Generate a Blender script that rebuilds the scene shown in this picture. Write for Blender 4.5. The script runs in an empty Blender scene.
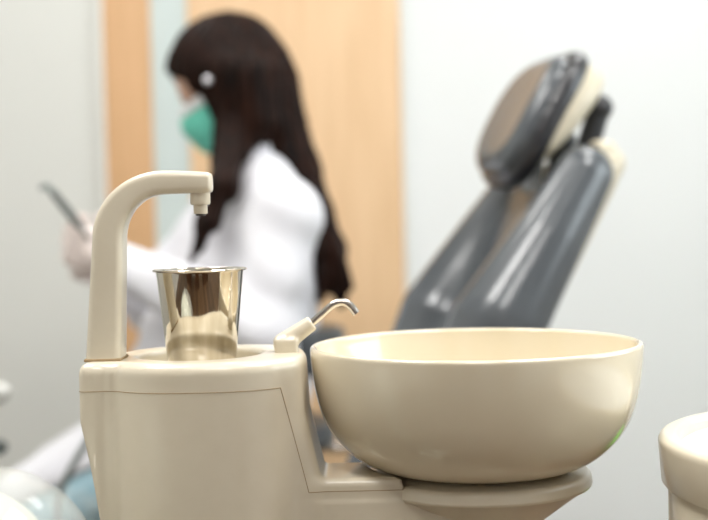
import bpy, bmesh, math, random
import numpy as np
from mathutils import Vector, Matrix
random.seed(4)
SC = bpy.context.scene
COL = SC.collection
R = math.radians

# ------------------------------------------------------------------ camera
CAM_Z = 0.97
pit, rol = R(-1.73), R(1.3)
fw = Vector((0, math.cos(pit), math.sin(pit)))
u0 = Vector((0, -math.sin(pit), math.cos(pit)))
x0 = Vector((1, 0, 0))
rt = math.cos(rol) * x0 - math.sin(rol) * u0
up = math.sin(rol) * x0 + math.cos(rol) * u0
cd = bpy.data.cameras.new('camera')
cam = bpy.data.objects.new('camera', cd)
COL.objects.link(cam)
M = Matrix((rt, up, -fw)).transposed().to_4x4()
M.translation = (0, 0, CAM_Z)
cam.matrix_world = M
cd.sensor_width = 36
cd.lens = 1222 / 708 * 36
cd.clip_start = 0.02
cd.dof.use_dof = True
cd.dof.focus_distance = 0.955
cd.dof.aperture_fstop = 3.5
SC.camera = cam

# ------------------------------------------------------------------ world, light, exposure
SC.view_settings.view_transform = 'Standard'
SC.view_settings.look = 'None'
SC.view_settings.gamma = 1
SC.view_settings.use_curve_mapping = False
SC.view_settings.exposure = 0.0
SC.cycles.use_denoising = True
SC.cycles.max_bounces = 8
w = bpy.data.worlds.new('world')
SC.world = w
w.use_nodes = True
w.node_tree.nodes['Background'].inputs[0].default_value = (0.8, 0.9, 1.0, 1)
w.node_tree.nodes['Background'].inputs[1].default_value = 0.6


def area(name, loc, size, power, col=(1, 1, 1), rot=(0, 0, 0)):
    l = bpy.data.lights.new(name, 'AREA')
    l.shape = 'RECTANGLE'
    l.size, l.size_y = size
    l.energy = power
    l.color = col
    o = bpy.data.objects.new(name, l)
    o.location = loc
    o.rotation_euler = rot
    COL.objects.link(o)
    return o


CEIL = 2.6
PANELS = [(-0.75, 0.95), (0.75, 0.95), (-0.75, 2.3), (0.85, 2.3), (0.0, -0.25)]
PPOW = [18, 19, 7, 7, 12]
for (lx, ly), pw in zip(PANELS, PPOW):
    area('panel_lamp', (lx, ly, CEIL - 0.045), (0.56, 0.56), pw, (1.0, 0.985, 0.96))
# daylight through the window in the right-hand wall
area('window_daylight', (2.04, 1.2, 1.5), (1.1, 1.45), 13, (0.86, 0.95, 1.0), (0, R(90), 0))


# ------------------------------------------------------------------ materials
def mat(name, col, rough=0.5, metal=0.0, col2=None, scale=20, stretch=(1, 1, 1), bump=0.0, bscale=None,
        coat=0.0, spec=0.5, trans=0.0, sheen=0.0, rvar=0.0, detail=4, sss=0.0):
    m = bpy.data.materials.new(name)
    m.use_nodes = True
    nt = m.node_tree
    N, L = nt.nodes, nt.links
    p = N['Principled BSDF']
    p.inputs['Base Color'].default_value = (*col, 1)
    p.inputs['Roughness'].default_value = rough
    p.inputs['Metallic'].default_value = metal
    p.inputs['Coat Weight'].default_value = coat
    p.inputs['Coat Roughness'].default_value = 0.06
    p.inputs['Specular IOR Level'].default_value = spec
    p.inputs['Transmission Weight'].default_value = trans
    p.inputs['Sheen Weight'].default_value = sheen
    if sss:
        p.inputs['Subsurface Weight'].default_value = sss
        p.inputs['Subsurface Radius'].default_value = (0.02, 0.01, 0.006)
        p.inputs['Subsurface Scale'].default_value = 0.4
    tc = N.new('ShaderNodeTexCoord')
    mp = N.new('ShaderNodeMapping')
    mp.inputs['Scale'].default_value = stretch
    L.new(tc.outputs['Object'], mp.inputs[0])
    nz = N.new('ShaderNodeTexNoise')
    nz.inputs['Scale'].default_value = scale
    nz.inputs['Detail'].default_value = detail
    L.new(mp.outputs[0], nz.inputs['Vector'])
    if col2 is None:
        col2 = tuple(c * 0.95 for c in col)
    mx = N.new('ShaderNodeMix')
    mx.data_type = 'RGBA'
    mx.inputs[6].default_value = (*col, 1)
    mx.inputs[7].default_value = (*col2, 1)
    rp = N.new('ShaderNodeMapRange')
    rp.inputs[1].default_value = 0.35
    rp.inputs[2].default_value = 0.65
    L.new(nz.outputs[0], rp.inputs[0])
    L.new(rp.outputs[0], mx.inputs[0])
    L.new(mx.outputs[2], p.inputs['Base Color'])
    if rvar:
        rr = N.new('ShaderNodeMapRange')
        rr.inputs[3].default_value = max(0, rough - rvar)
        rr.inputs[4].default_value = rough + rvar
        L.new(nz.outputs[0], rr.inputs[0])
        L.new(rr.outputs[0], p.inputs['Roughness'])
    if bump:
        n2 = N.new('ShaderNodeTexNoise')
        n2.inputs['Scale'].default_value = bscale or scale
        n2.inputs['Detail'].default_value = 3
        L.new(mp.outputs[0], n2.inputs['Vector'])
        b = N.new('ShaderNodeBump')
        b.inputs['Strength'].default_value = bump
        b.inputs['Distance'].default_value = 0.002
        L.new(n2.outputs[0], b.inputs['Height'])
        L.new(b.outputs[0], p.inputs['Normal'])
    return m


def emis(name, col, st):
    m = mat(name, col, 0.4)
    p = m.node_tree.nodes['Principled BSDF']
    p.inputs['Emission Color'].default_value = (*col, 1)
    p.inputs['Emission Strength'].default_value = st
    return m


CREAM = mat('cream_plastic', (0.735, 0.66, 0.52), 0.28, col2=(0.72, 0.645, 0.505), scale=60, coat=0.35, bump=0.015, bscale=220)
PORC = mat('cream_porcelain', (0.765, 0.68, 0.515), 0.14, col2=(0.755, 0.67, 0.505), scale=14, coat=0.6, bump=0.01, bscale=90)
SEAM = mat('brown_seam_line', (0.40, 0.28, 0.15), 0.8)
STEEL = mat('polished_steel', (0.70, 0.66, 0.59), 0.07, 1.0, col2=(0.58, 0.53, 0.44), scale=18, stretch=(6, 6, 0.25), rvar=0.03, bump=0.05, bscale=26)
CHROME = mat('brushed_steel', (0.66, 0.62, 0.58), 0.2, 1.0, scale=90, rvar=0.06)
DARKM = mat('dark_nozzle_tip', (0.06, 0.05, 0.04), 0.4)
LEATH = mat('charcoal_leatherette', (0.082, 0.092, 0.102), 0.27, col2=(0.07, 0.078, 0.088), scale=9, coat=0.3, bump=0.12, bscale=240)
RIMM = mat('black_padded_edge', (0.018, 0.018, 0.022), 0.3, scale=40, bump=0.6, bscale=90, coat=0.3)
SHELL = mat('cream_shell_plastic', (0.62, 0.56, 0.43), 0.4, scale=30)
BLACK = mat('black_plastic', (0.02, 0.021, 0.024), 0.4, scale=60)
WOOD = mat('pale_orange_wood', (0.79, 0.55, 0.335), 0.5, col2=(0.72, 0.485, 0.28), scale=9, stretch=(6, 6, 0.35), bump=0.03)
WOOD2 = mat('orange_wood_stile', (0.66, 0.40, 0.21), 0.5, col2=(0.60, 0.36, 0.18), scale=9, stretch=(6, 6, 0.35), bump=0.03)
DWOOD = mat('dark_brown_wood', (0.12, 0.055, 0.025), 0.4, col2=(0.07, 0.03, 0.015), scale=9, stretch=(6, 6, 0.35))
WALL = mat('white_wall_paint', (0.78, 0.80, 0.80), 0.7, col2=(0.77, 0.79, 0.79), scale=3, bump=0.05, bscale=120)
DIMWALL = mat('dim_lit_wall_paint', (0.68, 0.685, 0.65), 0.7, col2=(0.67, 0.675, 0.64), scale=3, bump=0.05, bscale=120)  # left walls coloured greyer to stand in for the weaker light there
CEILM = mat('ceiling_paint', (0.84, 0.84, 0.82), 0.85, scale=5)
FLOORM = mat('brown_plank_floor', (0.20, 0.125, 0.07), 0.42, col2=(0.15, 0.09, 0.05), scale=7, stretch=(7, 0.5, 1))
_nt = FLOORM.node_tree
_br = _nt.nodes.new('ShaderNodeTexBrick')
_br.inputs['Scale'].default_value = 1.0
_br.inputs['Brick Width'].default_value = 1.1
_br.inputs['Row Height'].default_value = 0.14
_br.inputs['Mortar Size'].default_value = 0.003
_br.inputs['Color1'].default_value = (0.17, 0.10, 0.052, 1)
_br.inputs['Color2'].default_value = (0.075, 0.042, 0.022, 1)
_br.inputs['Mortar'].default_value = (0.02, 0.012, 0.008, 1)
_mp = _nt.nodes.new('ShaderNodeMapping')
_mp.inputs['Rotation'].default_value = (0, 0, R(90))
_tc = _nt.nodes.new('ShaderNodeTexCoord')
_nt.links.new(_tc.outputs['Object'], _mp.inputs[0])
_nt.links.new(_mp.outputs[0], _br.inputs['Vector'])
_nt.links.new(_br.outputs[0], _nt.nodes['Principled BSDF'].inputs['Base Color'])
FROST = mat('frosted_pane', (0.60, 0.68, 0.67), 0.35, scale=4, trans=0.0)
COATM = mat('white_coat_cloth', (0.80, 0.80, 0.84), 0.8, col2=(0.76, 0.76, 0.81), scale=14, sheen=0.1, bump=0.2, bscale=60)
SKIN = mat('skin', (0.62, 0.38, 0.27), 0.5, col2=(0.58, 0.34, 0.24), scale=20, sss=0.1)
HAIR = mat('dark_brown_hair', (0.002, 0.0014, 0.0012), 0.5, col2=(0.024, 0.008, 0.004), scale=26, stretch=(4, 4, 0.35), bump=0.5, bscale=60, spec=0.10)
GLOVE = mat('pale_latex_glove', (0.80, 0.70, 0.66), 0.45, scale=30, bump=0.1)
MASKM = mat('green_mask_cloth', (0.16, 0.64, 0.50), 0.8, col2=(0.14, 0.59, 0.455), scale=30, stretch=(1, 1, 6), bump=0.2)
MEDGE = mat('white_mask_edge', (0.78, 0.80, 0.80), 0.8)
BLUE = mat('pale_blue_cloth', (0.34, 0.60, 0.72), 0.8, col2=(0.58, 0.74, 0.80), scale=25)
PALE = mat('pale_green_white_plastic', (0.62, 0.65, 0.55), 0.4, scale=8)
GREYP = mat('grey_plastic', (0.085, 0.10, 0.095), 0.35, scale=30)
DGREY = mat('dark_grey_vinyl', (0.045, 0.05, 0.055), 0.4, scale=20)
HOSE = mat('grey_green_rubber', (0.22, 0.25, 0.24), 0.5, scale=30)
TIP = mat('pale_tip_plastic', (0.7, 0.7, 0.66), 0.4)
WHITE = mat('white_plastic', (0.80, 0.80, 0.76), 0.4, scale=20)
LIGHTM = emis('lit_diffuser', (1.0, 0.985, 0.96), 5.0)
GLASS = emis('daylit_window_glass', (0.86, 0.95, 1.0), 2.2)
CLEAR = mat('clear_plastic_film', (0.86, 0.88, 0.85), 0.10, bump=0.10, bscale=10, scale=8, coat=0.5)
CLEAR.node_tree.nodes['Principled BSDF'].inputs['Alpha'].default_value = 0.28
CRYS = mat('silver_hair_clip', (0.9, 0.88, 0.92), 0.35, 0.6)
GREEN = mat('lime_green_reflector', (0.30, 0.75, 0.12), 0.6, scale=10)


# ------------------------------------------------------------------ object helpers
def setp(o, label=None, cat=None, group=None, kind=None):
    if label: o['label'] = label
    if cat: o['category'] = cat
    if group: o['group'] = group
    if kind: o['kind'] = kind
    return o


def thing(name, label, cat, loc, rotz=0, group=None):
    o = bpy.data.objects.new(name, None)
    COL.objects.link(o)
    o.empty_display_size = 0.05
    o.location = loc
    o.rotation_euler = (0, 0, rotz)
    return setp(o, label, cat, group)


def link(name, me, m, parent=None, label=None):
    """me in world coordinates; kept there under its parent"""
    o = bpy.data.objects.new(name, me)
    COL.objects.link(o)
    if m: me.materials.append(m)
    if parent:
        o.parent = parent
        pm = Matrix.Identity(4)
        q = parent
        while q:
            pm = Matrix.LocRotScale(q.location, q.rotation_euler, None) @ pm
            q = q.parent
        me.transform(pm.inverted())
    if label: o['label'] = label
    return o


def finish(bm, smooth=True, sharp=40):
    me = bpy.data.meshes.new('mesh')
    bmesh.ops.recalc_face_normals(bm, faces=bm.faces)
    bm.to_mesh(me)
    bm.free()
    if smooth:
        me.shade_smooth()
        me.set_sharp_from_angle(angle=R(sharp))
    return me


def box(x0_, x1_, y0_, y1_, z0_, z1_, bev=0.0, seg=3, bm=None):
    own = bm is None
    b = bmesh.new()
    bmesh.ops.create_cube(b, size=1)
    for v in b.verts:
        v.co = ((x0_ + x1_) / 2 + v.co.x * (x1_ - x0_), (y0_ + y1_) / 2 + v.co.y * (y1_ - y0_), (z0_ + z1_) / 2 + v.co.z * (z1_ - z0_))
    if bev:
        bmesh.ops.bevel(b, geom=b.edges[:], offset=bev, segments=seg, profile=0.5, affect='EDGES')
    return finish(b)


def lathe(prof, c, n=72, axis=None, sharp=50):
    """profile of (radius, height) turned about the vertical through c"""
    b = bmesh.new()
    rings = []
    for r, z in prof:
        if r < 1e-6:
            rings.append([b.verts.new((c[0], c[1], c[2] + z))])
        else:
            rings.append([b.verts.new((c[0] + r * math.cos(2 * math.pi * k / n), c[1] + r * math.sin(2 * math.pi * k / n), c[2] + z)) for k in range(n)])
    for a, d in zip(rings, rings[1:]):
        for k in range(n):
            k2 = (k + 1) % n
            if len(a) == 1 and len(d) == 1: continue
            if len(a) == 1: b.faces.new((a[0], d[k], d[k2]))
            elif len(d) == 1: b.faces.new((a[k], a[k2], d[0]))
            else: b.faces.new((a[k], a[k2], d[k2], d[k]))
    me = finish(b, True, sharp)
    return me


def arc(cx, cz, r, a0, a1, n=6, rz=None):
    rz = rz or r
    return [(cx + r * math.cos(R(a0 + (a1 - a0) * k / n)), cz + rz * math.sin(R(a0 + (a1 - a0) * k / n))) for k in range(n + 1)]


def spline(pts, n=8):
    """Catmull-Rom through points"""
    P = [Vector(p) for p in pts]
    P = [2 * P[0] - P[1]] + P + [2 * P[-1] - P[-2]]
    out = []
    for i in range(1, len(P) - 2):
        for k in range(n):
            t = k / n
            a, b_, c, d = P[i - 1:i + 3]
            out.append(0.5 * ((2 * b_) + (c - a) * t + (2 * a - 5 * b_ + 4 * c - d) * t * t + (3 * b_ - a - 3 * c + d) * t ** 3))
    out.append(P[-2])
    return out


def tube(pts, rad, seg=12, n=8, hollow=False, smooth=True):
    P = spline(pts, n) if smooth else [Vector(p) for p in pts]
    b = bmesh.new()
    rings = []
    ref = Vector((0.13, 1, 0.21)).normalized()
    for i, p in enumerate(P):
        t = (P[min(i + 1, len(P) - 1)] - P[max(i - 1, 0)]).normalized()
        s = t.cross(ref).normalized()
        q = t.cross(s)
        f = i / (len(P) - 1)
        r = rad if not isinstance(rad, (list, tuple)) else rad[0] + (rad[1] - rad[0]) * f
        rings.append([b.verts.new(p + r * (math.cos(2 * math.pi * k / seg) * s + math.sin(2 * math.pi * k / seg) * q)) for k in range(seg)])
    for a, d in zip(rings, rings[1:]):
        for k in range(seg):
            b.faces.new((a[k], a[(k + 1) % seg], d[(k + 1) % seg], d[k]))
    b.faces.new(rings[0])
    if hollow:
        c = sum((v.co for v in rings[-1]), Vector()) / seg
        t = (P[-1] - P[-2]).normalized()
        inn = [b.verts.new(c + (v.co - c) * 0.7) for v in rings[-1]]
        deep = [b.verts.new(c + (v.co - c) * 0.7 - t * 0.006) for v in rings[-1]]
        for A, D in ((rings[-1], inn), (inn, deep)):
            for k in range(seg):
                b.faces.new((A[k], A[(k + 1) % seg], D[(k + 1) % seg], D[k]))
        b.faces.new(deep)
    else:
        b.faces.new(rings[-1])
    return finish(b, True, 50)


# ---- shapes given as distance fields, meshed with surface nets
def smin(a, b, k):
    h = np.clip(0.5 + 0.5 * (b - a) / k, 0, 1)
    return b * (1 - h) + a * h - k * h * (1 - h)


def smax(a, b, k):
    return -smin(-a, -b, k)


def sd_box(p, c, h, r=0.0):
    q = np.abs(p - np.array(c)) - (np.array(h) - r)
    return np.linalg.norm(np.maximum(q, 0), axis=-1) + np.minimum(q.max(-1), 0) - r


def sd_cap(p, a, b, ra, rb=None):
    rb = ra if rb is None else rb
    a, b = np.array(a, float), np.array(b, float)
    ab = b - a
    t = np.clip(((p - a) @ ab) / (ab @ ab), 0, 1)
    return np.linalg.norm(p - a - t[..., None] * ab, axis=-1) - (ra + (rb - ra) * t)


def sd_ell(p, c, r):
    q = (p - np.array(c)) / np.array(r)
    n = np.linalg.norm(q, axis=-1)
    g = np.linalg.norm(q / np.array(r), axis=-1)
    return n * (n - 1) / np.maximum(g, 1e-9)


def sd_cyl(p, c, r, z0, z1, rd):
    d = np.linalg.norm(p[..., :2] - np.array(c), axis=-1) - (r - rd)
    e = np.abs(p[..., 2] - (z0 + z1) / 2) - ((z1 - z0) / 2 - rd)
    return np.minimum(np.maximum(d, e), 0) + np.sqrt(np.maximum(d, 0) ** 2 + np.maximum(e, 0) ** 2) - rd


def nets(f, lo, hi, h, proj=2):
    lo, hi = np.array(lo, float), np.array(hi, float)
    n = np.ceil((hi - lo) / h).astype(int) + 1
    ax = [lo[i] + h * np.arange(n[i]) for i in range(3)]
    G = np.stack(np.meshgrid(*ax, indexing='ij'), -1)
    V = f(G)
    S = V < 0
    nc = n - 1
    cnt = np.zeros(nc)
    acc = np.zeros((*nc, 3))
    sl = lambda o: tuple(slice(o[i], o[i] + nc[i]) for i in range(3))
    for a in range(3):
        o1, o2 = [i for i in range(3) if i != a]
        for i in (0, 1):
            for j in (0, 1):
                s = [0, 0, 0]; s[o1] = i; s[o2] = j
                e = list(s); e[a] = 1
                v0, v1 = V[sl(s)], V[sl(e)]
                m = (v0 < 0) != (v1 < 0)
                t = np.where(m, v0 / np.where(m, v0 - v1, 1), 0)
                cnt += m
                acc[..., a] += m * t
                acc[..., o1] += m * i
                acc[..., o2] += m * j
    act = cnt > 0
    idx = -np.ones(nc, int)
    ids = np.argwhere(act)
    idx[act] = np.arange(len(ids))
    P = lo + h * (ids + acc[act] / cnt[act][:, None])
    faces = []
    for a in range(3):
        b, c = (a + 1) % 3, (a + 2) % 3
        s0 = [slice(None)] * 3; s1 = [slice(None)] * 3
        s0[a] = slice(0, nc[a]); s1[a] = slice(1, n[a])
        A, B = S[tuple(s0)], S[tuple(s1)]
        e = np.argwhere(A != B)
        e = e[(e[:, b] > 0) & (e[:, c] > 0) & (e[:, b] < nc[b]) & (e[:, c] < nc[c])]
        ins = A[tuple(e.T)]
        def cell(db, dc):
            q = e.copy(); q[:, b] -= db; q[:, c] -= dc
            return idx[tuple(q.T)]
        q = np.stack([cell(1, 1), cell(0, 1), cell(0, 0), cell(1, 0)], 1)
        q[~ins] = q[~ins][:, ::-1]
        faces.append(q)
    F = np.concatenate(faces)
    eps = h * 0.1
    for _ in range(proj):
        d = f(P)
        g = np.stack([f(P + eps * np.eye(3)[i]) - f(P - eps * np.eye(3)[i]) for i in range(3)], -1) / (2 * eps)
        gn = np.maximum((g * g).sum(-1), 0.05)
        st = -(d / gn)[:, None] * g
        ln = np.linalg.norm(st, axis=-1, keepdims=True)
        P = P + st * np.minimum(1, 0.6 * h / np.maximum(ln, 1e-12))
    me = bpy.data.meshes.new('mesh')
    me.from_pydata(P.tolist(), [], F.tolist())
    me.update()
    me.shade_smooth()
    return me


def frame(O, ax):
    """world points -> local coordinates of the frame with axes ax (rows)"""
    A = np.array(ax, float)
    O = np.array(O, float)
    return lambda p: (p - O) @ A.T


def joined(meshes):
    b = bmesh.new()
    for m in meshes:
        b.from_mesh(m)
    me = bpy.data.meshes.new('mesh')
    b.to_mesh(me)
    b.free()
    return me


# ================================================================== the room
XL, XR, YB, YF = -1.9, 2.1, -1.0, 3.1


def struct(name, me, m, parent=None):
    o = link(name, me, m, parent)
    if not parent: o['kind'] = 'structure'
    return o


struct('floor', box(XL - .1, XR + .1, YB - .1, YF + .1, -0.1, 0), FLOORM)
struct('ceiling', box(XL - .1, XR + .1, YB - .1, YF + .1, CEIL, CEIL + .1), CEILM)
struct('wall_left', box(XL - .1, XL, YB - .1, YF + .1, 0, CEIL), DIMWALL)
# far wall, left and right of the door and above it
struct('wall_far_left', box(XL, -0.631, YF, YF + .1, 0, CEIL), DIMWALL)
struct('wall_far_right', box(0.141, XR, YF, YF + .1, 0, CEIL), WALL)
struct('wall_far_top', box(-0.631, 0.141, YF, YF + .1, 2.12, CEIL), WALL)
struct('wall_back', box(XL, XR, YB - .1, YB, 0, CEIL), WALL)
# right wall with a window opening
struct('wall_right', joined([box(XR, XR + .1, YB - .1, .45, 0, CEIL), box(XR, XR + .1, 1.95, YF + .1, 0, CEIL),
                             box(XR, XR + .1, .45, 1.95, 0, 0.9), box(XR, XR + .1, .45, 1.95, 2.1, CEIL)]), WALL)
wn = struct('window_1', joined([box(XR - .02, XR + .08, .45, .51, .9, 2.1, .004), box(XR - .02, XR + .08, 1.89, 1.95, .9, 2.1, .004),
                                box(XR - .02, XR + .08, .51, 1.89, .9, .96, .004), box(XR - .02, XR + .08, .51, 1.89, 2.04, 2.1, .004),
                                box(XR, XR + .06, 1.18, 1.22, .96, 2.04, .004)]), WHITE)
link('window_pane', box(XR + .03, XR + .036, .51, 1.89, .96, 2.04), GLASS, wn)
for nm, b in (('far_left', (XL, -0.631, YF - .012, YF, 0, .08)), ('far_right', (.141, XR, YF - .012, YF, 0, .08)),
              ('left', (XL, XL + .012, YB, YF - .012, 0, .08)), ('right', (XR - .012, XR, YB, YF - .012, 0, .08)), ('back', (XL + .012, XR - .012, YB, YB + .012, 0, .08))):
    struct('baseboard_' + nm, box(*b, .003), WHITE)
# the wooden door with its strip of frosted glass
dr = struct('door_1', box(-0.406, 0.128, 3.085, 3.125, 0.006, 2.09, .002), WOOD)
link('door_stile', box(-0.618, -0.500, 3.085, 3.125, 0.006, 2.09, .002), WOOD2, dr)
link('door_pane', box(-0.500, -0.406, 3.095, 3.115, 0.006, 2.09), FROST, dr)
link('door_frame', joined([box(-0.631, -0.619, 3.08, 3.16, 0, 2.1, .002), box(0.129, 0.141, 3.08, 3.16, 0, 2.1, .002), box(-0.631, .141, 3.08, 3.16, 2.1, 2.12, .002)]), WHITE, dr)
# unseen dark cupboards, added to put dark streaks in the cup's reflection
for cx_, cw, ch, lab in ((-.80, .20, 2.2, 'leftmost dark brown cupboard, unseen, added for streaks in the cup'), (-.16, .15, 2.2, 'middle dark brown cupboard, unseen, added for streaks in the cup'), (.55, .20, 2.2, 'rightmost dark brown cupboard, unseen, added for streaks in the cup')):
    cab = thing('streak_cabinet', lab, 'streak_cabinet', (cx_, -.80, 0), 0, 'unseen cupboards added for the cup reflection')
    link('body', box(cx_ - cw, cx_ + cw, -.985, -.62, 0, ch, .004), DWOOD, cab)
    for s in (-1, 1):
        dd = link('door', box(*sorted((cx_ + s * .004, cx_ + s * (cw - .006))), -.62, -.60, 0.06, ch - .04, .003), DWOOD, cab)
        link('handle', tube([(cx_ + s * .04, -.598, .9), (cx_ + s * .04, -.58, .92), (cx_ + s * .04, -.58, 1.08), (cx_ + s * .04, -.598, 1.1)], .006), CHROME, dd)
# ceiling light panels
names = ['near left', 'near right', 'far left', 'far right', 'rear']
for (lx, ly), nm in zip(PANELS, names):
    t = thing('ceiling_light', f'square white ceiling light panel at the {nm} of the room', 'ceiling light', (lx, ly, CEIL), 0, 'square ceiling light panels')
    a = .30
    link('frame', joined([box(lx - a - .02, lx + a + .02, ly - a - .02, ly - a, CEIL - .03, CEIL), box(lx - a - .02, lx + a + .02, ly + a, ly + a + .02, CEIL - .03, CEIL),
                          box(lx - a - .02, lx - a, ly - a, ly + a, CEIL - .03, CEIL), box(lx + a, lx + a + .02, ly - a, ly + a, CEIL - .03, CEIL)]), WHITE, t)
    link('diffuser', box(lx - a, lx + a, ly - a, ly + a, CEIL - .02, CEIL - .008), LIGHTM, t)

# ================================================================== spittoon unit
unit = thing('spittoon_unit', 'cream dental spittoon unit with an arched water tap and a side arm', 'dental unit', (-0.06, 1.0, 0))
CX, CY = -0.122, 1.0
TOP = 0.866


def unit_sdf(p):
    x, y, z = p[..., 0], p[..., 1], p[..., 2]

    def rect(x, cx, cy, hx, hy, r):
        qx, qy = np.abs(x - cx) - (hx - r), np.abs(y - cy) - (hy - r)
        return np.hypot(np.maximum(qx, 0), np.maximum(qy, 0)) + np.minimum(np.maximum(qx, qy), 0) - r
    # plan outline: rounded tub, tap wing on the left, shoulder on the right
    cyl = ((np.abs((x - CX) / .080) ** 2.6 + np.abs((y - CY) / .078) ** 2.6) ** (1 / 2.6) - 1) * .078
    xw = x - np.clip(0.820 - z, 0, 1) * 0.2 * np.clip((-0.16 - x) / 0.05, 0, 1)
    wing = rect(xw, -0.1875, 0.988, 0.0285, 0.045, 0.005)
    xs = x - np.interp(z, [.70, .768, .80, .822, .862], [.0170, .0140, .0065, .0005, -.0040]) * np.clip((x + .10) / .03, 0, 1)
    sh = rect(xs, -0.0750, 0.999, 0.0320, 0.048, 0.011)
    d2 = smin(smin(cyl, wing, 0.003), sh, 0.012)
    d2 = smax(d2, -(np.hypot(x + .1970, y - .9400) - .0035), .004)      # groove beside the wing
    d = smax(smax(d2, z - TOP, 0.010), .55 - z, .002)
    lowb = sd_box(p, (-0.025, 0.9880, 0.659), (0.085, 0.0355, 0.1105), 0.006)
    lowb = smax(lowb, -sd_cyl(p, (.0995, 1.02), .093, .742, .85, .001), .001)
    lowc = sd_box(p, (-0.01, 0.9870, 0.652), (0.085, 0.0355, 0.102), 0.003)
    d = smin(d, np.minimum(lowb, lowc), 0.006)
    rec = sd_cyl(p, (-0.1285, CY), 0.0497, 0.852, 1.0, 0.004)
    d = smax(d, -rec, 0.004)
    return d


bm = bmesh.new()
bm.from_mesh(nets(unit_sdf, (-.235, .905, .545), (.1, 1.095, .885), 0.0019, 3))
ZS, ZL = 0.8440, 0.7600
lx1, lx2 = -0.0591, -0.0394
for co, no in (((0, 0, ZS), (0, 0, 1)), ((0, 0, ZL), (0, 0, 1)), ((lx1, 0, ZS), (ZS - ZL, 0, lx2 - lx1))):
    bmesh.ops.bisect_plane(bm, geom=bm.verts[:] + bm.edges[:] + bm.faces[:], dist=1e-6, plane_co=co, plane_no=no)
inp = set()
for f in bm.faces:
    c = f.calc_center_median()
    xl = lx1 + (lx2 - lx1) * (ZS - c.z) / (ZS - ZL)
    if (c.z < ZS and c.x < xl) or c.z < ZL:
        inp.add(f)
adj = {}
for e in bm.edges:
    if len(e.link_faces) == 2 and (e.link_faces[0] in inp) != (e.link_faces[1] in inp):
        a, b = (v.index for v in e.verts) if False else (e.verts[0], e.verts[1])
        adj.setdefault(a, []).append(b)
        adj.setdefault(b, []).append(a)
chains = []
seen = set()
for st in adj:
    if st in seen: continue
    ch = [st]; seen.add(st)
    while True:
        nx = [v for v in adj[ch[-1]] if v not in seen]
        if not nx: break
        seen.add(nx[0]); ch.append(nx[0])
    if len(ch) > 10: chains.append([v.co.copy() for v in ch])


def sub_bm(src, keep):
    c = src.copy()
    c.faces.ensure_lookup_table()
    src.faces.index_update()
    idx = {f.index for f in keep}
    bmesh.ops.delete(c, geom=[f for f in c.faces if f.index not in idx], context='FACES')
    me = bpy.data.meshes.new('mesh')
    c.to_mesh(me); c.free()
    me.shade_smooth()
    return me


bm.faces.index_update()
fp = link('front_panel', sub_bm(bm, inp), CREAM, unit)
ts = link('top_shell', sub_bm(bm, set(bm.faces) - inp), CREAM, unit)
bm.free()
link('panel_seam', joined([tube(c, 0.00033, 6, smooth=False) for c in chains]), SEAM, ts, 'thin brown joint line')
# water tap: rounded rectangular arch
tap = []
outer = [(-.2133 + (.0074) * k / 8, .8676 + .0939 * k / 8) for k in range(8)] + [(-.1497 - .0562 * math.cos(R(a)), .9615 + .0533 * math.sin(R(a))) for a in range(0, 91, 6)] + [(-.140, 1.0146), (-.128, 1.0140), (-.120, 1.0134), (-.1140, 1.0128), (-.1124, 1.0118), (-.1118, 1.0100)]
inner = [(-.1855 + (.0035) * k / 8, .8676 + .0932 * k / 8) for k in range(8)] + [(-.150 - .0320 * math.cos(R(a)), .9608 + .0355 * math.sin(R(a))) for a in range(0, 91, 6)] + [(-.140, .9965), (-.128, .9966), (-.120, .9966), (-.1140, .9968), (-.1124, .9976), (-.1118, .9990)]
bm = bmesh.new()
rings = []
NT = len(outer)
for i, (o, q) in enumerate(zip(outer, inner)):
    cx, cz = (o[0] + q[0]) / 2, (o[1] + q[1]) / 2
    ex, ez = (o[0] - q[0]) / 2, (o[1] - q[1]) / 2
    hl = math.hypot(ex, ez)
    ex, ez = ex / hl, ez / hl
    hw = 0.0165 - 0.004 * min(1, i / 26) - (0.0012 if i == NT - 2 else 0.0026 if i == NT - 1 else 0.0004 if i == NT - 3 else 0)
    r = min(0.0055, hl * .6)
    ring = []
    for sx, sy, a0 in ((1, 1, 0), (-1, 1, 90), (-1, -1, 180), (1, -1, 270)):
        for k in range(6):
            a = R(a0 + 18 * k)
            U_ = sx * (hl - r) + r * math.cos(a)
            Y_ = sy * (hw - r) + r * math.sin(a)
            ring.append(bm.verts.new((cx + ex * U_, 0.9735 + Y_, cz + ez * U_)))
    rings.append(ring)
for a, d in zip(rings, rings[1:]):
    for k in range(24):
        bm.faces.new((a[k], a[(k + 1) % 24], d[(k + 1) % 24], d[k]))
bm.faces.new(rings[0]); bm.faces.new(rings[-1])
tp = link('water_tap', finish(bm, True, 60), CREAM, unit)
link('tap_nozzle', lathe([(0, .0), (.0080, 0), (.0080, -.0085), (.0074, -.0098), (.0056, -.0100), (.0056, -.0165), (.0052, -.0172), (.0036, -.0172), (.0036, -.013), (0, -.013)], (-.1212, .9735, .9972), 32), CREAM, tp)
link('nozzle_tip', lathe([(.0036, -.014), (.0040, -.0174), (.0040, -.0186), (.0028, -.0186), (.0028, -.016), (0, -.016)], (-.1212, .9735, .9972), 24), DARKM, tp, 'dark brown nozzle mouth')
# base foot line of the tap
link('tap_foot', box(-.2140, -.1848, .9565, .9905, .8655, .8680, .001), SEAM, tp, 'brown joint line under the tap')
# angled nozzle on the right shoulder, pointing at the bowl
a0 = np.array((-.0580, 1.0, .8655))


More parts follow.
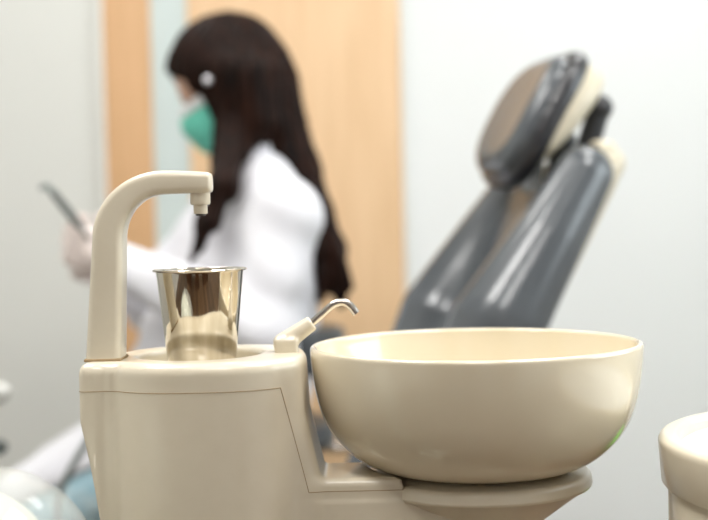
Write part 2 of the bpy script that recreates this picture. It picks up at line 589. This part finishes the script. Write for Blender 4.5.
def elbow_sdf(p):
    d = sd_box(p, (-.0570, 1.0, .8690), (.0094, .0095, .0080), .0025)
    q = sd_cap(p, (-.0590, 1.0, .8735), (-.0370, 1.0, .8880), .0082, .0064)
    end = (p - np.array((-.0352, 1.0, .8892))) @ np.array((.82, 0, .57))
    return smax(smin(d, q, .004), end, .0015)


el = link('filler_elbow', nets(elbow_sdf, (-.078, .985, .858), (-.025, 1.015, .905), .0009), CREAM, unit)
link('filler_spout', tube([(-.0400, 1.0, .8860), (-.0352, 1.0, .8893), (-.0270, 1.0, .8962), (-.0180, 1.0, .9035), (-.0100, 1.0, .9055), (-.0040, 1.0, .9025), (.0010, 1.0, .8960)], .0031, 20, 8, True), CHROME, unit, 'bent steel spout')
# round support under the bowl
BX, BY = 0.0995, 1.02
BZ = 0.7675
link('bowl_support', lathe([(0, -.003), (.070, -.003), (.080, -.0048), (.0895, -.0058)] + arc(.0895, -.0108, .005, 85, 0, 5) + [(.0950, -.0150)] + arc(.0925, -.0155, .0022, 0, -80, 3) + [(.0905, -.0185), (.052, -.0480), (.046, -.060), (.046, -.165), (0, -.165)], (BX, BY, BZ), 96, sharp=35), CREAM, unit)
link('floor_column', joined([box(-.185, .145, .945, 1.09, .05, .60, .012), box(-.2, .17, .92, 1.12, 0, .05, .008)]), CREAM, unit)

# ================================================================== bowl and cup
prof = [(0, 0), (.062, 0), (.076, .0006), (.085, .0020), (.0925, .0050), (.0990, .0090), (.1053, .0135), (.1120, .0195), (.1185, .0268), (.1243, .0355), (.1290, .0455), (.1328, .0580), (.1355, .0720), (.1373, .0860), (.1380, .0985)]
prof += arc(.1352, .1005, .0028, 0, 180, 8)
prof += [(.1322, .0960), (.1305, .0850), (.1275, .0680), (.1215, .0480), (.1110, .0315), (.0950, .0190), (.070, .0110), (.030, .0065), (.0140, .0058), (.0130, .004), (0, .004)]
pp = [Vector((r, z, 0)) for r, z in prof]
bowl = link('spittoon_bowl', lathe(prof, (BX, BY, BZ - .0027), 128, sharp=60), PORC)
setp(bowl, 'large glossy cream porcelain spittoon bowl resting on the round support', 'bowl')
mod = bowl.modifiers.new('smooth', 'SUBSURF'); mod.levels = 1; mod.render_levels = 1

cup = thing('metal_cup', 'polished steel drinking cup standing in the round well under the tap', 'cup', (-.1265, 1.0, .8523))
cp = [(0, 0), (.0262, 0), (.0272, .0010), (.0354, .0800), (.0358, .0813)] + [(.0382, .0821), (.0385, .0826), (.0381, .0831), (.0358, .0830), (.0346, .0813), (.0263, .0020), (0, .0018)]
link('body', lathe(cp, (-.1265, 1.0, .8523), 96, sharp=40), STEEL, cup)
link('rim', lathe([(.0356, .0817)] + arc(.0374, .0825, .0009, 180, -180, 10), (-.1265, 1.0, .8523), 96), CHROME, cup)

# ================================================================== dental chair
dch = thing('dental_chair', 'charcoal padded dental chair with raised backrest and cream shell', 'dental chair', (0.0, 1.7, 0))
CO = np.array((.030, 1.720, .555))
dv = np.array((-.975, -.2222, 0.)); wv = np.array((-.2222, .975, 0.)); zv = np.array((0, 0, 1.))
ln = R(30)
uv = -dv * math.sin(ln) + zv * math.cos(ln)
nv = dv * math.cos(ln) + zv * math.sin(ln)
BK = frame(CO, (wv, uv, nv))      # b across (far +), v up the back, n out of the back
SE = frame(CO, (wv, dv, zv))


def hw(v): return np.interp(v, [0, .2, .32, .45, .56, .64], [.150, .175, .180, .165, .148, .13])


def back_sdf(p):
    q = BK(p)
    b, v, n = q[..., 0], q[..., 1], q[..., 2]
    H = hw(v)
    qq = np.stack([b * (.2 / H), v, n], -1)
    slab = sd_box(qq, (0, .255, .0), (.185, .325, .030), .028)
    bo = np.abs(b) - (H - np.interp(v, [.3, .56], [.055, .036]))
    t = np.clip(v, .03, .545)
    rr = np.interp(t, [.0, .3, .545], [.045, .062, .036])
    nc_ = np.interp(t, [.0, .3, .545], [.000, .022, .008])
    bol = np.sqrt((bo * .9) ** 2 + (v - t) ** 2 + (n - nc_) ** 2) - rr
    d = smin(slab, bol, .02)
    dip = np.sqrt((b * .9) ** 2 + (v - .60) ** 2) - .085
    return smax(d, -dip, .02)


def shell_sdf(p):
    q = BK(p)
    b, v, n = q[..., 0], q[..., 1], q[..., 2]
    H = hw(v)
    qq = np.stack([b * (.2 / H), v, n + .034 - .6 * b * b], -1)
    return sd_box(qq, (0, .305, 0), (.150, .300, .022), .02)


lo, hi = (-.30, 1.40, .46), (.60, 2.25, 1.25)
link('backrest', nets(back_sdf, lo, hi, .008), LEATH, dch)
link('back_shell', nets(shell_sdf, lo, hi, .008), SHELL, dch, 'cream plastic back shell')


def seat_sdf(p):
    q = SE(p)
    d = sd_box(q, (0, .25, -.12), (.225, .28, .055), .05)
    for s in (-1, 1):
        d = smin(d, sd_cap(q, (s * .18, .0, -.09), (s * .17, .45, -.09), .045), .03)
    leg = frame((0, .48, -.12), ((1, 0, 0), (0, .88, -.475), (0, .475, .88)))(q)
    d = smin(d, sd_box(leg, (0, .22, 0), (.19, .26, .045), .04), .04)
    return d


link('seat', nets(seat_sdf, (-1.1, .85, .1), (.35, 2.1, .65), .012), LEATH, dch)


def base_sdf(p):
    q = SE(p)
    d = sd_box(q, (0, .22, -.20), (.17, .24, .05), .03)
    d = smin(d, sd_box(q, (0, .18, -.36), (.09, .12, .19), .03), .04)
    return smin(d, sd_box(q, (0, .18, -.525), (.24, .36, .024), .02), .03)


link('chair_base', nets(base_sdf, (-.7, 1.1, -.02), (.35, 2.1, .5), .012), SHELL, dch, 'cream chair base')
# headrest
HO = CO + uv * .600 + nv * .081
HF = frame(HO, (wv, uv, nv))


def head_sdf(p):
    q = HF(p)
    b, v, n = q[..., 0], q[..., 1], q[..., 2] + .5 * q[..., 1] ** 2 - .5 * q[..., 0] ** 2
    d2 = ((np.abs(b / .100) ** 3 + np.abs(v / .099) ** 3) ** (1 / 3) - 1) * .10
    return smax(d2, np.abs(n - .009) - .019, .032)


hr = link('headrest', nets(head_sdf, (.05, 1.5, .95), (.55, 2.2, 1.35), .005), LEATH, dch)


def hrim_sdf(p):
    q = HF(p)
    b, v, n = q[..., 0], q[..., 1] - .003, q[..., 2] + .5 * q[..., 1] ** 2 - .5 * q[..., 0] ** 2
    d2 = ((np.abs(b / .106) ** 3 + np.abs(v / .110) ** 3) ** (1 / 3) - 1) * .11
    return smax(d2, np.abs(n + .008) - .0165, .018)


def hshell_sdf(p):
    q = HF(p)
    d2 = ((np.abs(q[..., 0] / .100) ** 2.6 + np.abs((q[..., 1] + .002) / .110) ** 2.6) ** (1 / 2.6) - 1) * .10
    d = smax(d2, -(q[..., 2] + .060 + .22 * (q[..., 1] - .06) - 0.6 * q[..., 1] ** 2 * (q[..., 1] < 0)), .03)
    return smax(d, q[..., 2] + .012, .006)


link('headrest_edge', nets(hrim_sdf, (.05, 1.5, .95), (.55, 2.2, 1.35), .006), RIMM, hr, 'black edge band')
link('headrest_shell', nets(hshell_sdf, (.05, 1.5, .95), (.6, 2.25, 1.35), .006), SHELL, hr, 'cream shell behind the headrest cushion')


def bkp(b, v, n): return tuple(CO + wv * b + uv * v + nv * n)


link('headrest_post', tube([bkp(0, .44, -.01), bkp(0, .53, -.005), bkp(0, .61, .02)], .018), BLACK, dch)
lv = link('lock_lever', tube([bkp(-.04, .545, -.006), bkp(-.045, .60, -.004), bkp(-.05, .645, .006)], .0165, 16), BLACK, dch)
kb = lathe([(0, -.016)] + arc(0, 0, .019, -60, 60, 6) + [(0, .016)], (0, 0, 0), 32)
kb.transform(Matrix.Translation(bkp(-.052, .654, .008)) @ Matrix.Rotation(R(70), 4, 'X'))
link('lever_knob', kb, BLACK, lv)
hg = lathe([(0, -.015)] + [(.016, -.015), (.019, -.011), (.019, .011), (.016, .015), (0, .015)], (0, 0, 0), 32)
hg.transform(Matrix.Translation(bkp(-.085, .590, -.014)) @ Matrix.Rotation(R(90), 4, 'Y') @ Matrix.Rotation(R(-35), 4, 'X'))
link('hinge_cap', hg, SHELL, dch, 'cream hinge cap')

# ================================================================== seated person
PY = 2.3
per = thing('person', 'seated person with long dark hair, green face mask and white coat, facing left', 'person', (-.17, PY, 0))
HC = np.array((-.230, PY, 1.252))
t_, yw = R(31), R(12)
hf = np.array((-math.cos(t_) * math.cos(yw), -math.cos(t_) * math.sin(yw), -math.sin(t_)))
hs = np.array((math.sin(yw), -math.cos(yw), 0.))           # towards the viewer's side
hu = np.cross(hs, hf); hu = hu if hu[2] > 0 else -hu
HD = frame(HC, (hf, hs, hu))
NSH, NEL, NWR = (-.122, 2.15, .985), (-.165, 2.085, .790), (-.415, 2.13, .912)
FSH, FEL, FWR = (-.245, 2.44, 1.01), (-.405, 2.45, .820), (-.455, 2.30, .895)
NHA, FHA = (-.475, 2.135, .940), (-.505, 2.235, .920)


def headsolid(p):
    q = HD(p)
    d = sd_ell(q, (-.005, 0, .015), (.098, .074, .092))
    d = smin(d, sd_ell(q, (.035, 0, -.045), (.060, .056, .078)), .03)        # face
    d = smin(d, sd_ell(q, (.058, 0, -.098), (.026, .028, .022)), .02)        # chin
    d = smin(d, sd_cap(q, (.090, 0, -.015), (.107, 0, -.045), .007, .012), .012)  # nose
    d = smin(d, sd_cap(q, (.084, -.03, .008), (.084, .03, .008), .008), .012)     # brow
    d = smin(d, sd_ell(q, (.088, 0, -.074), (.012, .022, .006)), .006)            # upper lip
    d = smin(d, sd_ell(q, (.086, 0, -.084), (.012, .020, .006)), .006)            # lower lip
    for s in (-1, 1):
        d = smax(d, -sd_ell(q, (.096, s * .031, -.010), (.014, .016, .010)), .008)  # eye socket
        d = smin(d, sd_ell(q, (.076, s * .031, -.012), (.012, .012, .010)), .002)   # eyeball and lid
        d = smin(d, sd_ell(q, (-.006, s * .074, -.02), (.018, .008, .030)), .006)   # ear
    return d


def hand_pts(base, tipd, side, curl):
    """palm along tipd; fingers curl towards 'curl'"""
    tipd = np.array(tipd, float); tipd /= np.linalg.norm(tipd)
    side = np.array(side, float); side -= tipd * (side @ tipd); side /= np.linalg.norm(side)
    pn = np.cross(tipd, side)
    if pn @ np.array(curl) < 0: pn = -pn
    base = np.array(base)
    fing = []
    for k, L in enumerate((.070, .078, .073, .058)):
        o = (k - 1.5) * .0195
        a = base + tipd * (.078 - .004 * abs(k - 1.3)) + side * o
        f1 = a + (tipd * .80 + pn * .60) * L * .45
        f2 = f1 + (tipd * .15 + pn * .99) * L * .32
        f3 = f2 + (-tipd * .45 + pn * .89) * L * .23
        fing.append((a, f1, f2, f3))
    th0 = base + tipd * .022 - side * .030
    th1 = th0 + (tipd * .55 - side * .55 + pn * .6) * .036
    th2 = th1 + (tipd * .75 + side * .1 + pn * .65) * .030
    return base, tipd, side, pn, fing, (th0, th1, th2)


def hand_sdf(p, H, g=0.0):
    base, tipd, side, pn, fing, th = H
    q = frame(base + tipd * .042, (tipd, side, pn))(p)
    d = sd_box(q, (0, 0, 0), (.048 + g, .040 + g, .014 + g), .013)
    for a, f1, f2, f3 in fing:
        e = np.minimum(np.minimum(sd_cap(p, a, f1, .0098 + g, .0090 + g), sd_cap(p, f1, f2, .0090 + g, .0083 + g)), sd_cap(p, f2, f3, .0083 + g, .0074 + g))
        d = smin(d, e, .004)
    e = np.minimum(sd_cap(p, th[0], th[1], .0135 + g, .0110 + g), sd_cap(p, th[1], th[2], .0110 + g, .0088 + g))
    return smin(d, e, .008)


nd = np.array(NHA) - np.array(NWR)
fd = np.array(FHA) - np.array(FWR)
NH = hand_pts(NWR, nd, (-.35, .25, -.9), (-.4, .9, .2))
FH = hand_pts(FWR, fd, (-.1, -.2, -1), (-.4, -.9, .1))


def body_sdf(p):
    d = headsolid(p)
    d = smin(d, sd_cap(p, (-.165, PY, 1.04), (-.205, PY, 1.17), .050, .050), .03)      # neck
    t = p.copy(); t[..., 1] = PY + (p[..., 1] - PY) * .66
    d = smin(d, sd_cap(t, (-.185, PY, .70), (-.165, PY, .96), .080, .095), .05)         # trunk
    for s, S, E_, W_ in ((-1, NSH, NEL, NWR), (1, FSH, FEL, FWR)):
        d = smin(d, sd_cap(p, (-.16, PY + s * .06, 1.02), S, .045, .048), .03)
        d = smin(d, sd_cap(p, S, E_, .046, .036), .02)
        d = smin(d, sd_cap(p, E_, W_, .036, .024), .015)
        y = PY + s * .095
        d = smin(d, sd_cap(p, (-.19, y, .68), (-.575, y + s * .02, .465), .075, .052), .04)
        d = smin(d, sd_cap(p, (-.575, y + s * .02, .465), (-.50, y + s * .02, .09), .050, .034), .02)
        d = smin(d, sd_cap(p, (-.49, y + s * .02, .045), (-.66, y + s * .025, .03), .034, .026), .02)
    d = np.minimum(d, hand_sdf(p, NH))
    d = np.minimum(d, hand_sdf(p, FH))
    return d


body = link('body', nets(body_sdf, (-.72, 1.98, -.02), (.02, 2.63, 1.40), .0065), SKIN, per)


def coat_sdf(p):
    t = p.copy(); t[..., 1] = PY + (p[..., 1] - PY) * .66
    d = sd_cap(t, (-.185, PY, .68), (-.165, PY, .95), .100, .112)
    d = smin(d, sd_cap(p, (-.175, PY - .03, 1.045), (-.195, PY + .03, 1.045), .060), .04)
    for s, S, E_, W_ in ((-1, NSH, NEL, NWR), (1, FSH, FEL, FWR)):
        S = np.array(S); E_ = np.array(E_); W_ = np.array(W_)
        d = smin(d, sd_cap(p, (-.165, PY + s * .06, 1.045), S, .056, .060), .03)
        d = smin(d, sd_cap(p, S, E_, .062, .058), .035)
        We = E_ + (W_ - E_) * .96
        d = smin(d, sd_cap(p, E_, We, .062, .040), .02)
        y = PY + s * .095
        th = sd_cap(p, (-.19, y, .68), (-.585, y + s * .02, .478), .098, .074)
        d = smin(d, smax(th, (.716 + (p[..., 0] + .15) * .51 - p[..., 2]) * .85 - .2 * np.clip((p[..., 0] + .30) / .15, 0, 1), .01), .05)
    d = smin(d, sd_cap(p, (-.27, PY, .90), (-.355, PY, .68), .075, .085), .06)      # front of the coat
    # folds
    d = d + .004 * np.sin(p[..., 2] * 55 + p[..., 0] * 40 + 3 * np.sin(p[..., 1] * 14)) * np.clip(1.0 - abs(p[..., 2] - .83) / .3, 0, 1)
    # neckline opening and lower hem
    neck = sd_cap(p, (-.225, PY, 1.03), (-.245, PY, 1.20), .050, .075)
    d = smax(d, -neck, .012)
    return d


link('lab_coat', nets(coat_sdf, (-.70, 1.95, .4), (.02, 2.66, 1.16), .0075), COATM, per)


def collar_sdf(p):
    q = frame((-.185, PY, 1.085), ((.95, 0, .30), (0, 1, 0), (-.30, 0, .95)))(p)
    r = np.sqrt(q[..., 0] ** 2 + (q[..., 1] * .9) ** 2)
    a = np.abs(r - .066 - .2 * q[..., 2]) - .006
    b = np.abs(q[..., 2]) - .030
    return smax(smax(a, b, .008), -(sd_cap(q, (-.10, 0, 0), (-.06, 0, 0), .03)), .01)


link('coat_collar', nets(collar_sdf, (-.30, 2.15, 1.0), (-.06, 2.45, 1.18), .005), COATM, per)


def pants_sdf(p):
    d = np.full(p.shape[:-1], 9.0)
    for s in (-1, 1):
        y = PY + s * .095
        d = smin(d, sd_cap(p, (-.19, y, .675), (-.575, y + s * .02, .455), .084, .071), .03)
        d = smin(d, sd_cap(p, (-.575, y + s * .02, .460), (-.50, y + s * .02, .16), .068, .052), .02)
    return d


link('trousers', nets(pants_sdf, (-.68, 2.05, .08), (.0, 2.55, .80), .009), BLUE, per)
for H in (NH, FH):
    base, tipd = H[0], H[1]

    def g_sdf(p, H=H):
        d = hand_sdf(p, H, .0016)
        d = smin(d, sd_cap(p, H[0] - H[1] * .03, H[0] + H[1] * .03, .031, .030), .012)
        return d
    link('glove', nets(g_sdf, tuple(base - .14), tuple(base + .14), .0032), GLOVE, per)
for s in (-1, 1):
    y = PY + s * .117

    def sh_sdf(p, y=y):
        d = smin(sd_cap(p, (-.49, y, .05), (-.67, y + s * .005, .035), .045, .034), sd_cap(p, (-.49, y, .05), (-.495, y, .09), .045, .044), .02)
        return smax(d, .004 - p[..., 2], .004)
    link('shoe', nets(sh_sdf, (-.75, y - .07, -.01), (-.42, y + .07, .15), .006), WHITE, per)


def hair_sdf(p):
    q = HD(p)
    f, s, u = q[..., 0], q[..., 1], q[..., 2]
    cap = sd_ell(q, (-.005, 0, .008), (.115, .092, .106))
    face = sd_ell(q, (.108, 0, -.040), (.066, .075, .108))       # leave the face free
    cap = smax(cap, -face, .012)
    cap = smax(cap, -(u + .075), .02)
    d = cap
    # sides and back falling straight, then locks down the back and in front of the shoulder
    for sy in (-1, 1):
        y = PY + sy * .078
        d = smin(d, sd_cap(p, (-.226, y, 1.25), (-.212, y - .0 * sy, 1.12), .031, .031), .03)
        d = smin(d, sd_cap(p, (-.185, y * 1.0, 1.24), (-.175, y, 1.16), .046, .040), .03)
    d = smin(d, sd_cap(p, (-.170, PY, 1.22), (-.115, PY - .01, 1.07), .075, .050), .04)
    path = [(-.115, PY - .01, 1.07), (-.078, PY - .04, .985), (-.052, PY - .05, .92), (-.050, PY - .05, .865)]
    rad = [.056, .040, .033, .024]
    for a, b, ra, rb in zip(path, path[1:], rad, rad[1:]):
        d = smin(d, sd_cap(p, a, b, ra, rb), .02)
    # curls at the ends
    for cx_, cz_, dx in ((-.030, .875, .018), (-.055, .855, -.006), (-.035, .845, .010)):
        d = smin(d, sd_cap(p, (cx_, PY - .07, cz_ + .03), (cx_ + dx, PY - .075, cz_ - .02), .016, .009), .01)
    # front lock over the chest, near side
    fr = [(-.212, PY - .085, 1.13), (-.225, PY - .165, 1.04), (-.252, PY - .185, .975), (-.282, PY - .185, .91)]
    rr = [.036, .026, .016, .006]
    for a, b, ra, rb in zip(fr, fr[1:], rr, rr[1:]):
        d = smin(d, sd_cap(p, a, b, ra, rb), .02)
    g = np.arctan2(p[..., 1] - PY, p[..., 0] + .19)
    return d + .0022 * np.sin(g * 34 + p[..., 2] * 22) + .0015 * np.sin(g * 61 - p[..., 2] * 31)


link('hair', nets(hair_sdf, (-.42, 2.05, .80), (.03, 2.50, 1.42), .0052), HAIR, per)


def mask_sdf(p):
    q = HD(p)
    d = headsolid(p)
    d = smin(d, sd_ell(q, (.080, 0, -.066), (.036, .044, .050)), .02) - .006
    d = smax(d, -(d + .004), .001)
    d = smax(d, q[..., 2] + .016, .004)
    d = smax(d, -(q[..., 2] + .122), .004)
    return smax(d, .010 - q[..., 0] + np.abs(q[..., 1]) * .1, .004)


mk = link('face_mask', nets(mask_sdf, (-.42, 2.18, 1.05), (-.18, 2.42, 1.30), .0035), MASKM, per)


def medge_sdf(p):
    q = HD(p)
    d = headsolid(p)
    d = smin(d, sd_ell(q, (.080, 0, -.066), (.036, .044, .050)), .02) - .0075
    d = smax(d, -(d + .005), .001)
    return smax(smax(d, np.abs(q[..., 2] + .016) - .010, .003), .010 - q[..., 0], .004)


link('mask_edge', nets(medge_sdf, (-.42, 2.18, 1.10), (-.18, 2.42, 1.30), .0035), MEDGE, mk, 'white top edge of the mask')
cl = lathe([(0, -.008), (.006, -.006), (.0080, 0), (.006, .005), (0, .007)], (0, 0, 0), 20)
cl.transform(Matrix.Translation(tuple(HC + hf * .050 + hs * .099 + hu * .006)) @ Matrix.Rotation(R(90), 4, 'X'))
link('hair_clip', cl, CRYS, per, 'small shiny hair clip')
# handpiece held in the near hand, with its hose
hp = thing('dental_handpiece', 'grey pen-shaped dental handpiece held up in the gloved hand', 'dental tool', (-.475, 2.135, .935))
hp0, hp1 = Vector((-.450, 2.12, .945)), Vector((-.519, 2.12, 1.036))
link('handle', tube([hp0, hp0.lerp(hp1, .3), hp0.lerp(hp1, .7), hp1], [.0085, .007], 20), GREYP, hp)
link('head', tube([hp1, hp1 + Vector((-.010, 0, .010)), hp1 + Vector((-.022, 0, .006))], [.0060, .0050], 16), HOSE, hp, 'grey angled tip')
link('hose', tube([hp0, (-.432, 2.10, .915), (-.405, 2.05, .84), (-.400, 2.02, .74), (-.425, 2.01, .655), (-.470, 2.02, .585), (-.505, 2.03, .50), (-.49, 2.03, .30), (-.46, 2.0, .10), (-.52, 1.9, .008), (-.7, 1.85, .008)], .0062, 12), HOSE, hp)
# stool under the person
st = thing('stool', 'black padded stool with a small back pad under the seated person', 'stool', (-.17, PY, 0))
link('seat', lathe([(0, 0), (.16, 0), (.176, .010), (.18, .03), (.172, .050), (.14, .060), (0, .062)], (-.220, PY, .548), 48), DGREY, st)
link('backrest', nets(lambda p: smax(np.abs(np.sqrt((p[..., 0] + .16) ** 2 + (p[..., 1] - PY) ** 2) - .112) - .028, sd_box(p, (-.04, PY, .735), (.08, .13, .042), .02), .015), (-.14, 2.12, .67), (.04, 2.48, .80), .007), DGREY, st)
link('back_bar', tube([(-.10, PY, .55), (.01, PY, .56), (.005, PY, .68), (-.022, PY, .73)], .011), CHROME, st)
link('column', lathe([(0, .08), (.028, .08), (.028, .3), (.02, .3), (.02, .548), (0, .548)], (-.19, PY, 0), 24), CHROME, st)
for k in range(5):
    a = R(72 * k + 20)
    lg = link('leg', tube([(-.19, PY, .095), (-.19 + .14 * math.cos(a), PY + .14 * math.sin(a), .085), (-.19 + .25 * math.cos(a), PY + .25 * math.sin(a), .065)], [.02, .013], 12), BLACK, st)
    ws = lathe([(0, -.02), (.02, -.02), (.026, -.014), (.026, .014), (.02, .02), (0, .02)], (0, 0, 0), 20)
    ws.transform(Matrix.Translation((-.19 + .25 * math.cos(a), PY + .25 * math.sin(a), .0265)) @ Matrix.Rotation(a, 4, 'Z') @ Matrix.Rotation(R(90), 4, 'X'))
    link('caster', ws, BLACK, lg)

# ================================================================== edges of the frame
# cream canister on the right
KX, KY, KR = .3960, .90, .1690
cn = thing('canister', 'cream round canister with a recessed white lid at the right edge', 'canister', (KX, KY, 0))
link('body', lathe([(0, 0), (KR - .010, 0), (KR - .007, .004), (KR - .007, .768), (KR - .010, .772), (0, .772)], (KX, KY, 0), 96), CREAM, cn)
link('rim', lathe([(KR - .017, .766), (KR - .0035, .766), (KR - .0020, .768), (KR, .796)] + arc(KR - .006, .7975, .006, 0, 90, 5) + [(KR - .011, .8035)] + arc(KR - .012, .7995, .004, 90, 180, 4) + [(KR - .017, .787), (KR - .017, .766)], (KX, KY, 0), 144), CREAM, cn)
link('lid', lathe([(0, .7955), (KR - .021, .7950), (KR - .0155, .7930), (KR - .0155, .782), (0, .782)], (KX, KY, 0), 96), WHITE, cn, 'white recessed lid')
# pale rounded housing at the lower left
hs_ = thing('plastic_housing', 'pale rounded plastic housing under a clear cover at the lower left corner', 'equipment housing', (-.262, .82, 0))
DC = np.array((-.257, .82, .7310))
link('housing', nets(lambda p: sd_ell(p, DC - np.array((.014, 0, .006)), (.066, .070, .072)), tuple(DC - .1), tuple(DC + .1), .004), PALE, hs_)
link('clear_cover', nets(lambda p: sd_ell(p, DC, (.080, .082, .080)), tuple(DC - .1), tuple(DC + .1), .003), CLEAR, hs_, 'clear plastic cover')
link('stand', joined([box(DC[0] - .03, DC[0] + .03, .79, .85, .02, .665, .008), box(DC[0] - .11, DC[0] + .11, .72, .92, 0, .022, .008)]), PALE, hs_)
# unseen green round object, added to mirror a green spot in the bowl
gb = thing('green_reflector', 'unseen low lime green round object, added for its reflection in the bowl', 'reflected prop', (1.08, 2.36, 0))
link('body', lathe([(0, 0), (.17, 0), (.175, .004), (.195, .15), (.200, .152), (.200, .16), (.190, .16), (.168, .012), (0, .012)], (1.08, 2.36, 0), 48), GREEN, gb)
# instrument holder peeking in at the left edge
ih = thing('instrument_holder', 'pale knobs of an instrument holder at the left edge', 'instrument holder', (-.66, 2.0, 0))
link('post', joined([lathe([(0, .03), (.016, .03), (.016, .72), (0, .72)], (-.66, 2.0, 0), 24), lathe([(0, 0), (.11, 0), (.11, .02), (.03, .035), (0, .035)], (-.66, 2.0, 0), 32)]), CHROME, ih)
link('knob', nets(lambda p: smin(sd_ell(p, (-.588, 2.0, .705), (.020, .018, .017)), sd_cap(p, (-.66, 2.0, .70), (-.59, 2.0, .703), .008), .01), (-.69, 1.96, .67), (-.55, 2.04, .74), .003), TIP, ih, 'pale knob')
link('socket', nets(lambda p: smin(sd_ell(p, (-.592, 2.0, .615), (.016, .014, .013)), sd_cap(p, (-.66, 2.0, .61), (-.595, 2.0, .613), .007), .01), (-.69, 1.96, .58), (-.56, 2.04, .65), .003), GREYP, ih, 'dark grey socket')
